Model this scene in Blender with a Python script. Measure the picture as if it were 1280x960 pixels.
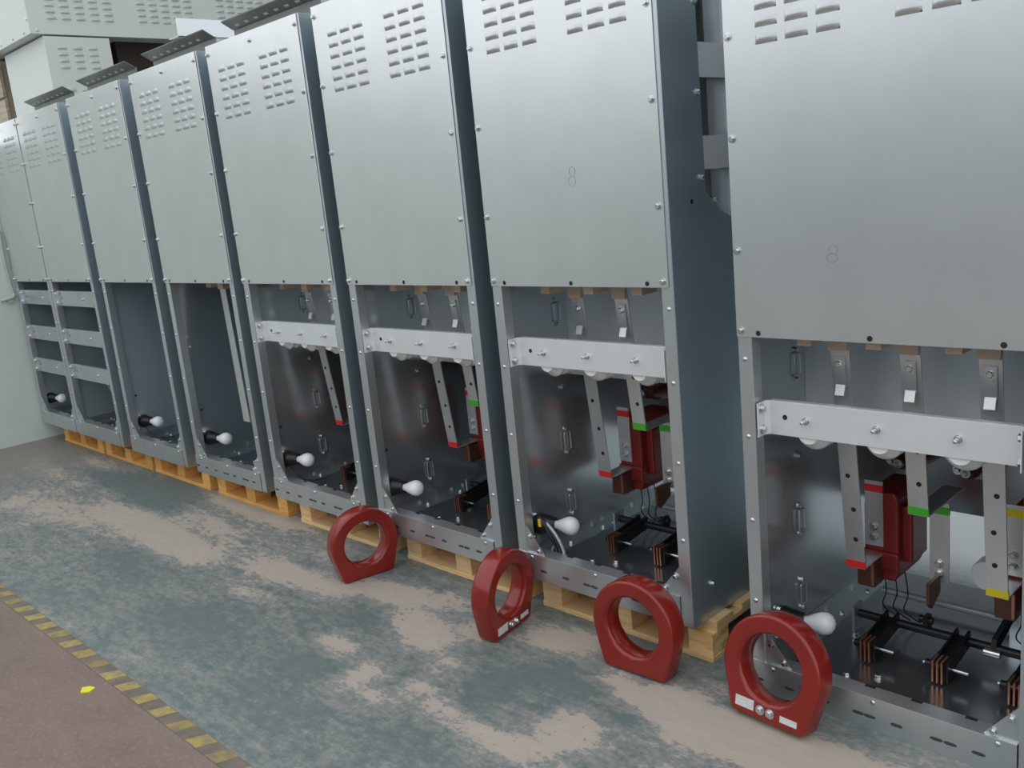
import bpy, math, random
from mathutils import Vector, Matrix
random.seed(7)
for o in list(bpy.data.objects):
    bpy.data.objects.remove(o)
scene = bpy.context.scene
COL = scene.collection

# ------------------------------------------------------------------ camera
ZF = 0.136                                # pallet height: the row of cabinets stands this high
cam_d = bpy.data.cameras.new('camera')
cam = bpy.data.objects.new('camera', cam_d)
COL.objects.link(cam)
yaw, pitch, roll = 0.80325896, -0.21205328, -0.09940929
Rz = Matrix.Rotation(yaw, 3, 'Z')
right0, up0 = Vector((1, 0, 0)), Vector((0, -math.sin(pitch), math.cos(pitch)))
fwd = Rz @ Vector((0, math.cos(pitch), math.sin(pitch)))
rgt = Rz @ (math.cos(roll) * right0 + math.sin(roll) * up0)
upv = Rz @ (-math.sin(roll) * right0 + math.cos(roll) * up0)
m = Matrix.Identity(4)
for i in range(3):
    m[i][0], m[i][1], m[i][2] = rgt[i], upv[i], -fwd[i]
m[0][3], m[1][3], m[2][3] = 0.56815353, -2.23485626, 1.4400586 + ZF
cam.matrix_world = m
cam_d.sensor_width = 36.0
cam_d.lens = 1147.5128 / 1280 * 36.0
cam_d.clip_start = 0.02
scene.camera = cam

# ------------------------------------------------------------------ light
scene.view_settings.view_transform = 'Standard'
scene.view_settings.look = 'None'
scene.view_settings.gamma = 1.0
scene.view_settings.use_curve_mapping = False
scene.view_settings.exposure = 0.0
world = bpy.data.worlds.new('hall_daylight')
scene.world = world
world.use_nodes = True
wn = world.node_tree.nodes
wl = world.node_tree.links
bg = wn['Background']
tc = wn.new('ShaderNodeTexCoord')
sx = wn.new('ShaderNodeSeparateXYZ')
rp = wn.new('ShaderNodeValToRGB')
wl.new(tc.outputs['Generated'], sx.inputs[0])
wl.new(sx.outputs['Z'], rp.inputs[0])
wl.new(rp.outputs[0], bg.inputs['Color'])
rp.color_ramp.elements[0].position = 0.0
rp.color_ramp.elements[0].color = (0.94, 0.985, 1.02, 1)
rp.color_ramp.elements[1].position = 0.75
rp.color_ramp.elements[1].color = (0.94, 0.985, 1.02, 1)
bg.inputs['Strength'].default_value = 1.36
scene.cycles.max_bounces = 14
scene.cycles.glossy_bounces = 10
scene.cycles.diffuse_bounces = 5


# ------------------------------------------------------------------ materials
MATS = {}


def nmat(name, base, metallic=0.0, rough=0.5, noise=0.0, nscale=6.0, stretch=(1, 1, 1), bump=0.0, bscale=40.0,
         base2=None, rvar=0.0, spec=None, coat=0.0, rand=0.0):
    mt = bpy.data.materials.new(name)
    mt.use_nodes = True
    nt = mt.node_tree
    n, l = nt.nodes, nt.links
    b = n['Principled BSDF']
    b.inputs['Metallic'].default_value = metallic
    b.inputs['Roughness'].default_value = rough
    if spec is not None:
        b.inputs['Specular IOR Level'].default_value = spec
    if coat:
        b.inputs['Coat Weight'].default_value = coat
        b.inputs['Coat Roughness'].default_value = 0.12
    b.inputs['Base Color'].default_value = (*base, 1)
    t = n.new('ShaderNodeTexCoord')
    mp = n.new('ShaderNodeMapping')
    mp.inputs['Scale'].default_value = stretch
    l.new(t.outputs['Object'], mp.inputs['Vector'])
    if noise or base2 or rvar:
        nz = n.new('ShaderNodeTexNoise')
        nz.inputs['Scale'].default_value = nscale
        nz.inputs['Detail'].default_value = 5
        l.new(mp.outputs[0], nz.inputs['Vector'])
        mx = n.new('ShaderNodeMix')
        mx.data_type = 'RGBA'
        c1 = base
        c2 = base2 if base2 else tuple(c * (1 - noise) for c in base)
        mx.inputs[6].default_value = (*c1, 1)
        mx.inputs[7].default_value = (*c2, 1)
        rr = n.new('ShaderNodeValToRGB')
        rr.color_ramp.elements[0].position = 0.38
        rr.color_ramp.elements[1].position = 0.64
        l.new(nz.outputs['Fac'], rr.inputs[0])
        l.new(rr.outputs[0], mx.inputs[0])
        l.new(mx.outputs[2], b.inputs['Base Color'])
        if rand:
            oi = n.new('ShaderNodeObjectInfo')
            hs = n.new('ShaderNodeHueSaturation')
            mr = n.new('ShaderNodeMapRange')
            mr.inputs[3].default_value = 1 - rand
            mr.inputs[4].default_value = 1 + rand
            l.new(oi.outputs['Random'], mr.inputs[0])
            l.new(mr.outputs[0], hs.inputs['Value'])
            l.new(mx.outputs[2], hs.inputs['Color'])
            l.new(hs.outputs[0], b.inputs['Base Color'])
        if rvar:
            mr2 = n.new('ShaderNodeMapRange')
            mr2.inputs[1].default_value = 0.3
            mr2.inputs[2].default_value = 0.7
            mr2.inputs[3].default_value = rough - rvar
            mr2.inputs[4].default_value = rough + rvar
            l.new(nz.outputs['Fac'], mr2.inputs[0])
            l.new(mr2.outputs[0], b.inputs['Roughness'])
    if bump:
        bz = n.new('ShaderNodeTexNoise')
        bz.inputs['Scale'].default_value = bscale
        bz.inputs['Detail'].default_value = 3
        l.new(mp.outputs[0], bz.inputs['Vector'])
        bp = n.new('ShaderNodeBump')
        bp.inputs['Strength'].default_value = bump
        bp.inputs['Distance'].default_value = 0.004
        l.new(bz.outputs['Fac'], bp.inputs['Height'])
        l.new(bp.outputs[0], b.inputs['Normal'])
    MATS[name] = mt
    return mt


M_panel = nmat('galvanised_panel', (0.77, 0.78, 0.785), 0.92, 0.31, noise=0.05, nscale=4)
M_frame = nmat('galvanised_frame', (0.62, 0.65, 0.67), 0.85, 0.34, noise=0.08, nscale=8, stretch=(1, 1, .2), rvar=0.05)
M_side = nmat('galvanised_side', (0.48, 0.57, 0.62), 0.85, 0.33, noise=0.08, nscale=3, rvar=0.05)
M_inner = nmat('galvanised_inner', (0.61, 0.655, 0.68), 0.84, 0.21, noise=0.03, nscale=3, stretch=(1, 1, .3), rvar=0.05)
M_inner2 = nmat('galvanised_inner_dull', (0.56, 0.64, 0.68), 0.65, 0.33, noise=0.04, nscale=3)
M_bar = nmat('tinned_busbar', (0.74, 0.74, 0.74), 0.8, 0.36, noise=0.07, nscale=14, stretch=(1, 1, .2))
M_alu = nmat('bright_crossbar', (0.80, 0.82, 0.84), 0.35, 0.38, noise=0.04, nscale=5)
M_bolt = nmat('zinc_bolt', (0.66, 0.67, 0.68), 1.0, 0.25)
M_hole = nmat('dark_hole', (0.012, 0.013, 0.015), 0.0, 0.7)
M_slotdark = nmat('slot_dark', (0.05, 0.055, 0.06), 0.0, 0.6)
M_red = nmat('red_epoxy', (0.255, 0.015, 0.009), 0.0, 0.22, base2=(0.21, 0.013, 0.008), nscale=9, rvar=0.04, spec=0.5, coat=0.15)
M_redct = nmat('red_resin_transformer', (0.24, 0.02, 0.016), 0.0, 0.4, noise=0.15, nscale=9)
M_black = nmat('black_plastic', (0.012, 0.012, 0.014), 0.0, 0.35)
M_blacksteel = nmat('black_steel', (0.014, 0.015, 0.018), 0.3, 0.38)
M_white = nmat('bulb_white', (0.88, 0.89, 0.91), 0.0, 0.3)
M_ins = nmat('grey_porcelain', (0.88, 0.88, 0.87), 0.0, 0.3)
M_tan = nmat('tan_insulation', (0.78, 0.58, 0.44), 0.0, 0.45, noise=0.12, nscale=20)
M_copper = nmat('copper_edge', (0.55, 0.26, 0.17), 0.9, 0.35)
M_brown = nmat('brown_terminal', (0.12, 0.045, 0.03), 0.2, 0.35)
M_tred = nmat('red_band', (0.80, 0.03, 0.03), 0, 0.4)
M_tgreen = nmat('green_band', (0.07, 0.50, 0.03), 0, 0.4)
M_tyellow = nmat('yellow_band', (0.85, 0.68, 0.02), 0, 0.4)
M_strip = nmat('dark_galvanised', (0.20, 0.21, 0.195), 0.45, 0.45, noise=0.15, nscale=9)
M_wbox = nmat('white_enamel', (0.57, 0.61, 0.58), 0.0, 0.42, noise=0.03, nscale=2)
M_sheet = nmat('bright_sheet', (0.90, 0.93, 0.95), 0.1, 0.35)
M_wall = nmat('pale_green_wall', (0.60, 0.67, 0.63), 0.0, 0.6, noise=0.05, nscale=2, bump=0.1)
M_backwall = nmat('dim_hall_wall', (0.16, 0.17, 0.17), 0.0, 0.7, noise=0.05, nscale=2)  # dark colour stands in for the dim space behind the row
M_frontwall = nmat('unseen_wall_grey', (0.34, 0.38, 0.41), 0.0, 0.7, noise=0.1, nscale=2)
M_gapshade = nmat('gap_shade_brown', (0.035, 0.024, 0.018), 0.0, 0.85, noise=0.2, nscale=4)
M_pencil = nmat('pencil_line', (0.28, 0.29, 0.31), 0.0, 0.6)
M_label = nmat('sticker_white', (0.72, 0.72, 0.72), 0.0, 0.4, base2=(0.55, 0.55, 0.55), nscale=60, stretch=(1, 1, 4))
M_cream = nmat('cream_pipe', (0.50, 0.52, 0.46), 0.0, 0.5)
M_scrap = nmat('yellow_scrap', (0.80, 0.72, 0.01), 0.0, 0.5)
M_duct = nmat('grey_cable_duct', (0.40, 0.44, 0.47), 0.3, 0.35)


def wood(name, c1, c2):
    mt = bpy.data.materials.new(name)
    mt.use_nodes = True
    n, l = mt.node_tree.nodes, mt.node_tree.links
    b = n['Principled BSDF']
    b.inputs['Roughness'].default_value = 0.6
    t = n.new('ShaderNodeTexCoord')
    oi = n.new('ShaderNodeObjectInfo')
    ad = n.new('ShaderNodeVectorMath')
    ad.operation = 'ADD'
    sc = n.new('ShaderNodeVectorMath')
    sc.operation = 'SCALE'
    sc.inputs['Scale'].default_value = 5.0
    cb = n.new('ShaderNodeCombineXYZ')
    l.new(oi.outputs['Random'], cb.inputs[0])
    l.new(oi.outputs['Random'], cb.inputs[2])
    l.new(cb.outputs[0], sc.inputs[0])
    l.new(t.outputs['Object'], ad.inputs[0])
    l.new(sc.outputs[0], ad.inputs[1])
    mp = n.new('ShaderNodeMapping')
    mp.inputs['Scale'].default_value = (2.0, 9.0, 22.0)
    l.new(ad.outputs[0], mp.inputs[0])
    nz = n.new('ShaderNodeTexNoise')
    nz.inputs['Scale'].default_value = 2.2
    nz.inputs['Detail'].default_value = 6
    nz.inputs['Distortion'].default_value = 0.6
    l.new(mp.outputs[0], nz.inputs['Vector'])
    cr = n.new('ShaderNodeValToRGB')
    cr.color_ramp.elements[0].position = 0.32
    cr.color_ramp.elements[0].color = (*c2, 1)
    cr.color_ramp.elements[1].position = 0.62
    cr.color_ramp.elements[1].color = (*c1, 1)
    l.new(nz.outputs['Fac'], cr.inputs[0])
    hs = n.new('ShaderNodeHueSaturation')
    mr = n.new('ShaderNodeMapRange')
    mr.inputs[3].default_value = 0.85
    mr.inputs[4].default_value = 1.12
    l.new(oi.outputs['Random'], mr.inputs[0])
    l.new(mr.outputs[0], hs.inputs['Value'])
    l.new(cr.outputs[0], hs.inputs['Color'])
    l.new(hs.outputs[0], b.inputs['Base Color'])
    return mt


M_wood = wood('pine_wood', (0.86, 0.60, 0.32), (0.70, 0.43, 0.19))
M_woodfar = wood('orange_pine_wood', (0.86, 0.46, 0.14), (0.70, 0.34, 0.09))
M_wooddark = wood('knotty_pine_wood', (0.84, 0.56, 0.24), (0.46, 0.24, 0.08))
M_oldwood = wood('old_board_wood', (0.42, 0.35, 0.26), (0.30, 0.24, 0.17))


# ------------------------------------------------------------------ mesh helpers
class MB:
    def __init__(s):
        s.v, s.f, s.sm = [], [], []

    def add(s, vs, fs, smooth=False):
        o = len(s.v)
        s.v += [tuple(p) for p in vs]
        for f in fs:
            s.f.append([i + o for i in f])
            s.sm.append(smooth)
        return s

    def box(s, x0, x1, y0, y1, z0, z1):
        return s.add([(x0, y0, z0), (x1, y0, z0), (x1, y1, z0), (x0, y1, z0), (x0, y0, z1), (x1, y0, z1), (x1, y1, z1), (x0, y1, z1)],
                     [(3, 2, 1, 0), (4, 5, 6, 7), (0, 1, 5, 4), (1, 2, 6, 5), (2, 3, 7, 6), (3, 0, 4, 7)])

    def prism(s, poly, a, b, axis='x'):
        """extrude a 2D polygon from a to b along axis; poly coords are the two other axes in order"""
        def P(u, w, t):
            return {'x': (t, u, w), 'y': (u, t, w), 'z': (u, w, t)}[axis]
        n = len(poly)
        vs = [P(u, w, a) for u, w in poly] + [P(u, w, b) for u, w in poly]
        fs = [tuple(range(n))[::-1], tuple(range(n, 2 * n))] + [(i, (i + 1) % n, n + (i + 1) % n, n + i) for i in range(n)]
        return s.add(vs, fs)

    def hexa(s, p):
        return s.add(p, [(3, 2, 1, 0), (4, 5, 6, 7), (0, 1, 5, 4), (1, 2, 6, 5), (2, 3, 7, 6), (3, 0, 4, 7)])

    def lathe(s, prof, p0, ax, n=20, smooth=True):
        """prof: list of (t along axis, radius)"""
        ax = Vector(ax).normalized()
        u = ax.orthogonal().normalized()
        w = ax.cross(u)
        p0 = Vector(p0)
        vs = []
        for t, r in prof:
            for k in range(n):
                a = 2 * math.pi * k / n
                vs.append(p0 + ax * t + (u * math.cos(a) + w * math.sin(a)) * max(r, 1e-5))
        fs = []
        for i in range(len(prof) - 1):
            for k in range(n):
                fs.append((i * n + k, i * n + (k + 1) % n, (i + 1) * n + (k + 1) % n, (i + 1) * n + k))
        s.add(vs, fs, smooth)
        s.add(vs[:n], [tuple(range(n))[::-1]])
        s.add(vs[-n:], [tuple(range(n))])
        return s

    def cyl(s, p0, p1, r, n=12, smooth=True):
        d = Vector(p1) - Vector(p0)
        return s.lathe([(0, r), (d.length, r)], p0, d, n, smooth)

    def tube(s, pts, r, n=8):
        pts = [Vector(p) for p in pts]
        rings = []
        prev = None
        for i, p in enumerate(pts):
            t = (pts[min(i + 1, len(pts) - 1)] - pts[max(i - 1, 0)]).normalized()
            if prev is None:
                u = t.orthogonal().normalized()
            else:
                u = (prev - t * prev.dot(t)).normalized()
            prev = u
            w = t.cross(u)
            rings.append([p + (u * math.cos(2 * math.pi * k / n) + w * math.sin(2 * math.pi * k / n)) * r for k in range(n)])
        vs = [q for rg in rings for q in rg]
        fs = [(i * n + k, i * n + (k + 1) % n, (i + 1) * n + (k + 1) % n, (i + 1) * n + k) for i in range(len(pts) - 1) for k in range(n)]
        s.add(vs, fs, True)
        s.add(rings[0], [tuple(range(n))[::-1]])
        s.add(rings[-1], [tuple(range(n))])
        return s

    def mesh(s, name, mat):
        me = bpy.data.meshes.new(name)
        me.from_pydata(s.v, [], s.f)
        me.polygons.foreach_set('use_smooth', s.sm)
        if mat:
            me.materials.append(mat)
        me.update()
        return me


def spline(pts, n=10):
    pts = [Vector(p) for p in pts]
    out = []
    for i in range(len(pts) - 1):
        p0, p1, p2, p3 = pts[max(i - 1, 0)], pts[i], pts[i + 1], pts[min(i + 2, len(pts) - 1)]
        for k in range(n):
            t = k / n
            out.append(0.5 * ((2 * p1) + (p2 - p0) * t + (2 * p0 - 5 * p1 + 4 * p2 - p3) * t * t + (3 * p1 - p0 - 3 * p2 + p3) * t ** 3))
    out.append(pts[-1])
    return out


def link(name, me, parent=None, loc=(0, 0, 0), rot=None, bevel=0):
    o = bpy.data.objects.new(name, me)
    COL.objects.link(o)
    o.location = loc
    if rot:
        o.rotation_euler = rot
    if parent:
        o.parent = parent
    if bevel:
        b = o.modifiers.new('bevel', 'BEVEL')
        b.width = bevel
        b.segments = 2
        b.limit_method = 'ANGLE'
        b.angle_limit = math.radians(40)
    return o


def obj(name, mb, mat, parent=None, loc=(0, 0, 0), rot=None, bevel=0):
    return link(name, mb.mesh(name, mat), parent, loc, rot, bevel)


def tag(o, label=None, cat=None, group=None, kind=None):
    for k, v in (('label', label), ('category', cat), ('group', group), ('kind', kind)):
        if v:
            o[k] = v
    return o


def thing(name, label, cat, loc=(0, 0, 0), rot=(0, 0, 0), group=None):
    o = bpy.data.objects.new(name, None)
    COL.objects.link(o)
    o.location = loc
    o.rotation_euler = rot
    o.empty_display_size = 0.05
    return tag(o, label, cat, group)


def bevelled(mb, w):
    return mb


# ------------------------------------------------------------------ the setting
def floor_wear(x, y):
    """1 = worn bare screed, 0 = paint; large patches, floor metres"""
    s = 0.0
    for bx, by, rx, ry, a in WEAR:
        d = ((x - bx) / rx) ** 2 + ((y - by) / ry) ** 2
        if d < 7:
            s += 1.2 * a * math.exp(-d)
    return s


# (x, y, radius x, radius y, strength)
WEAR = [(-6.06, -0.32, 0.99, 0.12, 0.55),
        (-5.75, -0.06, 0.39, 0.096, 0.6),
        (-5.0, -0.68, 0.77, 0.192, 0.7),
        (-4.57, -0.43, 0.39, 0.12, 0.75),
        (-4.02, -0.45, 0.39, 0.12, 1.0),
        (-3.6, -0.49, 0.31, 0.096, 0.8),
        (-3.95, -0.21, 0.33, 0.084, 0.6),
        (-4.03, 0.02, 0.39, 0.072, 0.9),
        (-3.59, 0.01, 0.39, 0.072, 0.9),
        (-3.6, -0.26, 0.33, 0.084, 0.5),
        (-3.01, -0.13, 0.22, 0.072, 0.5),
        (-3.05, -0.36, 0.24, 0.084, 0.8),
        (-2.8, -0.35, 0.2, 0.06, 0.8),
        (-2.6, -0.32, 0.13, 0.06, 0.6),
        (-2.9, -0.56, 0.22, 0.06, 0.35),
        (-3.16, -0.73, 0.33, 0.06, 0.3),
        (-2.45, -0.22, 0.18, 0.06, 0.8),
        (-2.3, -0.21, 0.18, 0.072, 1.0),
        (-2.05, -0.33, 0.14, 0.072, 1.0),
        (-1.9, -0.38, 0.11, 0.072, 0.9),
        (-2.05, -0.13, 0.17, 0.06, 0.6),
        (-2.13, -0.61, 0.08, 0.06, 0.9),
        (-1.91, -0.68, 0.08, 0.084, 1.0),
        (-1.77, -0.74, 0.06, 0.036, 0.8),
        (-2.23, -0.61, 0.06, 0.036, 0.7),
        (-1.8, -0.24, 0.11, 0.048, 0.8),
        (-1.72, -0.46, 0.08, 0.048, 0.6),
        (-1.7, -0.63, 0.06, 0.084, 0.6),
        (-1.5, -0.66, 0.11, 0.036, 0.7),
        (-1.34, -0.67, 0.13, 0.048, 0.7),
        (-1.19, -0.68, 0.13, 0.06, 0.8),
        (-1.54, -0.13, 0.15, 0.06, 1.1),
        (-1.42, -0.05, 0.13, 0.048, 1.0),
        (-1.21, -0.19, 0.06, 0.048, 0.5),
        (-1.74, -0.05, 0.11, 0.036, 0.5),
        (-1.07, -0.24, 0.13, 0.06, 0.9),
        (-0.88, -0.26, 0.15, 0.096, 1.1),
        (-1.13, -0.47, 0.11, 0.06, 0.8),
        (-1.13, -0.58, 0.1, 0.06, 0.7),
        (-0.69, -0.26, 0.2, 0.084, 1.1),
        (-0.53, -0.25, 0.22, 0.072, 1.1),
        (-0.9, -0.06, 0.07, 0.036, 0.6),
        (-0.4, -0.16, 0.22, 0.06, 1.0),
        (-1.0, -0.13, 0.09, 0.036, 0.5),
        (-0.28, -0.04, 0.11, 0.036, 0.5),
        (-5.23, -0.16, 0.39, 0.108, -0.9),
        (-4.61, -0.23, 0.28, 0.096, -0.9),
        (-4.7, -0.04, 0.28, 0.072, -0.7),
        (-4.69, -0.78, 0.28, 0.096, -0.4),
        (-3.82, -0.74, 0.39, 0.12, -0.3),
        (-2.8, -0.83, 0.33, 0.12, -0.5),
        (-2.16, -0.76, 0.13, 0.096, -0.5),
        (-1.34, -0.31, 0.13, 0.06, -0.8),
        (-1.48, -0.47, 0.07, 0.096, -0.8),
        (-2.28, -0.41, 0.13, 0.06, -0.5),
        (-2.02, -0.97, 0.22, 0.072, -0.4),
        (-1.03, -0.37, 0.06, 0.048, -0.5),
        (-1.29, -0.45, 0.07, 0.06, -0.4),
        (-0.74, 0.05, 0.09, 0.048, -0.2),
        (-1.49, -0.85, 0.13, 0.072, -0.2)]

fl_nx, fl_ny = 190, 90
fx0, fx1, fy0, fy1 = -8.0, 1.5, -3.0, 1.5


def fverts():
    vs, at = [], []
    for j in range(fl_ny + 1):
        for i in range(fl_nx + 1):
            x = fx0 + (fx1 - fx0) * i / fl_nx
            y = fy0 + (fy1 - fy0) * j / fl_ny
            vs.append((x, y, 0))
            at.append(floor_wear(x, y))
    return vs, at


fv, fa = fverts()
ff = []
for j in range(fl_ny):
    for i in range(fl_nx):
        a = j * (fl_nx + 1) + i
        ff.append((a, a + 1, a + fl_nx + 2, a + fl_nx + 1))
o0 = len(fv)
big = 16.0
fv += [(-big, -big, 0), (big, -big, 0), (big, big, 0), (-big, big, 0), (fx0, fy0, 0), (fx1, fy0, 0), (fx1, fy1, 0), (fx0, fy1, 0)]
fa += [0.3] * 8
ff += [(o0, o0 + 1, o0 + 5, o0 + 4), (o0 + 1, o0 + 2, o0 + 6, o0 + 5), (o0 + 2, o0 + 3, o0 + 7, o0 + 6), (o0 + 3, o0, o0 + 4, o0 + 7)]
fme = bpy.data.meshes.new('floor')
fme.from_pydata(fv, [], ff)
fat = fme.attributes.new('wear', 'FLOAT', 'POINT')
fat.data.foreach_set('value', fa)


def floor_material():
    mt = bpy.data.materials.new('worn_painted_floor')
    mt.use_nodes = True
    n, l = mt.node_tree.nodes, mt.node_tree.links
    b = n['Principled BSDF']
    geo = n.new('ShaderNodeNewGeometry')

    def noise(scale, detail, stretch=(1, 1, 1), rough=0.6, dist=0.0):
        mp = n.new('ShaderNodeMapping')
        mp.inputs['Scale'].default_value = stretch
        l.new(geo.outputs['Position'], mp.inputs[0])
        z = n.new('ShaderNodeTexNoise')
        z.inputs['Scale'].default_value = scale
        z.inputs['Detail'].default_value = detail
        z.inputs['Roughness'].default_value = rough
        z.inputs['Distortion'].default_value = dist
        l.new(mp.outputs[0], z.inputs['Vector'])
        return z.outputs['Fac']

    def math_(op, a, bb, clamp=False):
        k = n.new('ShaderNodeMath')
        k.operation = op
        k.use_clamp = clamp
        for i, q in enumerate((a, bb)):
            if isinstance(q, (int, float)):
                k.inputs[i].default_value = q
            else:
                l.new(q, k.inputs[i])
        return k.outputs[0]

    def mixc(fac, c1, c2):
        k = n.new('ShaderNodeMix')
        k.data_type = 'RGBA'
        for i, q in ((0, fac), (6, c1), (7, c2)):
            if isinstance(q, tuple):
                k.inputs[i].default_value = (*q, 1)
            elif isinstance(q, (int, float)):
                k.inputs[i].default_value = q
            else:
                l.new(q, k.inputs[i])
        return k.outputs[2]

    def ramp(f, p0, p1):
        r = n.new('ShaderNodeMapRange')
        r.inputs[1].default_value, r.inputs[2].default_value = p0, p1
        l.new(f, r.inputs[0])
        return r.outputs[0]

    at = n.new('ShaderNodeAttribute')
    at.attribute_name = 'wear'
    n1 = noise(3.2, 9, (1.0, 1.6, 1), 0.72, 0.4)
    n2 = noise(17, 9, (1.0, 1.7, 1), 0.8)
    n3 = noise(60, 5, (1, 1, 1), 0.7)
    n4 = noise(7.0, 8, (0.6, 2.2, 1), 0.75, 0.8)
    w = math_('ADD', at.outputs['Fac'], math_('MULTIPLY', math_('SUBTRACT', n1, 0.5), 1.5))
    w = math_('ADD', w, math_('MULTIPLY', math_('SUBTRACT', n2, 0.5), 3.0))
    w = math_('ADD', w, math_('MULTIPLY', math_('SUBTRACT', n3, 0.5), 0.9))
    w = math_('ADD', w, math_('MULTIPLY', math_('SUBTRACT', n4, 0.5), 1.9))
    bare = ramp(w, 0.50, 0.58)
    half = ramp(w, -0.25, 0.50)
    teal = mixc(ramp(n2, 0.35, 0.65), (0.105, 0.142, 0.142), (0.165, 0.195, 0.188))
    greyed = mixc(ramp(n3, 0.35, 0.65), (0.23, 0.236, 0.222), (0.305, 0.295, 0.27))
    paint = mixc(half, teal, greyed)
    beige = mixc(ramp(n2, 0.3, 0.7), (0.46, 0.395, 0.335), (0.375, 0.33, 0.283))
    col = mixc(bare, paint, beige)
    # brown-red aisle beyond the tape, and dirty brown at the far end
    sp = n.new('ShaderNodeSeparateXYZ')
    l.new(geo.outputs['Position'], sp.inputs[0])
    brown = mixc(ramp(n1, 0.3, 0.7), (0.165, 0.110, 0.094), (0.235, 0.165, 0.140))
    brown = mixc(math_('MULTIPLY', ramp(n3, 0.52, 0.75), 0.55), brown, (0.36, 0.30, 0.265))
    ay = math_('ADD', sp.outputs['Y'], math_('MULTIPLY', sp.outputs['X'], -0.006))
    aisle = math_('MULTIPLY', ramp(ay, -1.200, -1.225), ramp(ay, -3.0, -2.95))
    col = mixc(aisle, col, brown)
    far = math_('ADD', sp.outputs['X'], math_('MULTIPLY', math_('SUBTRACT', n1, 0.5), 2.0))
    col = mixc(math_('MULTIPLY', ramp(far, -5.7, -6.5), 0.75), col, (0.27, 0.225, 0.20))
    col = mixc(ramp(sp.outputs['Y'], 1.0, 1.3), col, (0.50, 0.53, 0.54))  # paler colour behind the row stands in for light at the open backs
    l.new(col, b.inputs['Base Color'])
    rg = math_('ADD', math_('MULTIPLY', bare, 0.18), 0.36)
    rg = math_('ADD', rg, math_('MULTIPLY', n2, 0.16))
    l.new(rg, b.inputs['Roughness'])
    b.inputs['Specular IOR Level'].default_value = 0.35
    bp = n.new('ShaderNodeBump')
    bp.inputs['Strength'].default_value = 0.35
    bp.inputs['Distance'].default_value = 0.002
    l.new(math_('SUBTRACT', n3, bare), bp.inputs['Height'])
    l.new(bp.outputs[0], b.inputs['Normal'])
    return mt


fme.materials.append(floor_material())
tag(link('floor', fme), kind='structure')

tag(obj('wall_left', MB().prism([(-9.0, 0), (0.16, 0), (0.16, 2.24), (-0.35, 2.24), (-0.35, 2.85), (-9.0, 2.85)], -7.16, -7.06, 'x'), M_wall), kind='structure')  # taller end is out of view, raised to darken the left covers' reflections
tag(obj('wall_back', MB().box(-15.0, 6.0, 4.75, 4.9, 0, 6.0), M_backwall), kind='structure')
tag(obj('trim_1', MB().tube(spline([(-7.048, -0.02, 1.62), (-7.048, -0.03, 1.40), (-7.048, -0.018, 1.20), (-7.046, -0.012, 1.135)], 6), 0.008), M_cream), kind='structure')
tag(obj('trim_2', MB().tube(spline([(-7.045, -0.012, 1.135), (-7.03, -0.035, 1.118), (-7.03, -0.075, 1.112), (-7.045, -0.11, 1.106)], 6), 0.013).cyl((-7.06, -0.05, 1.10), (-7.03, -0.05, 1.10), 0.02), M_cream), kind='structure')

tag(obj('wall_front_unseen', MB().box(-15.0, 12.0, -9.1, -9.0, 0, 3.1), M_frontwall), kind='structure')  # unseen wall, height and grey chosen for the gradient reflected in the covers

# hazard tape on the floor: black strip with yellow blocks
tape = thing('floor_tape', 'worn yellow and black hazard tape stuck on floor between brown aisle and green paint', 'tape', (-3.9, -1.235, 0))
tang = math.atan2(0.012, 1.9)
tape.rotation_euler = (0, 0, tang)
M_tapey = nmat('worn_yellow_tape', (0.36, 0.27, 0.07), 0, 0.6, base2=(0.22, 0.18, 0.11), nscale=30, rand=0.2)
M_tapek = nmat('worn_black_tape', (0.125, 0.11, 0.085), 0, 0.6, base2=(0.19, 0.15, 0.12), nscale=18)
obj('black_strip', MB().box(-1.8, 3.9, -0.032, 0.032, 0.0, 0.0012), M_tapek, tape)
for k in range(42):
    xx = -1.75 + k * 0.1345
    w = 0.058 + random.uniform(-.006, .006)
    mb = MB().prism([(xx - 0.045, -0.030), (xx - 0.045 + w + .012, -0.030), (xx + w - 0.005, 0.030), (xx - .012, 0.030)], 0.0012, 0.0022, 'z')
    obj('yellow_stripe', mb, M_tapey, tape)
tag(obj('paper_scrap', MB().prism([(-2.685, -1.335), (-2.655, -1.352), (-2.632, -1.33), (-2.645, -1.305), (-2.67, -1.312)], 0.0, 0.004, 'z'), M_scrap),
    'small bright yellow scrap lying on the brown aisle floor', 'scrap')

# ------------------------------------------------------------------ shared small meshes
# local axes: the bolt head points to -y, base at y = 0


def bolt_mesh(r, h, n=6):
    mb = MB()
    mb.lathe([(0, r * 1.45), (0.0022, r * 1.45), (0.0024, r * 1.1)], (0, 0, 0), (0, -1, 0), 12, False)
    mb.lathe([(0.002, r), (h * .85, r), (h, r * .8)], (0, 0, 0), (0, -1, 0), n, False)
    return mb.mesh('bolt', M_bolt)


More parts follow.
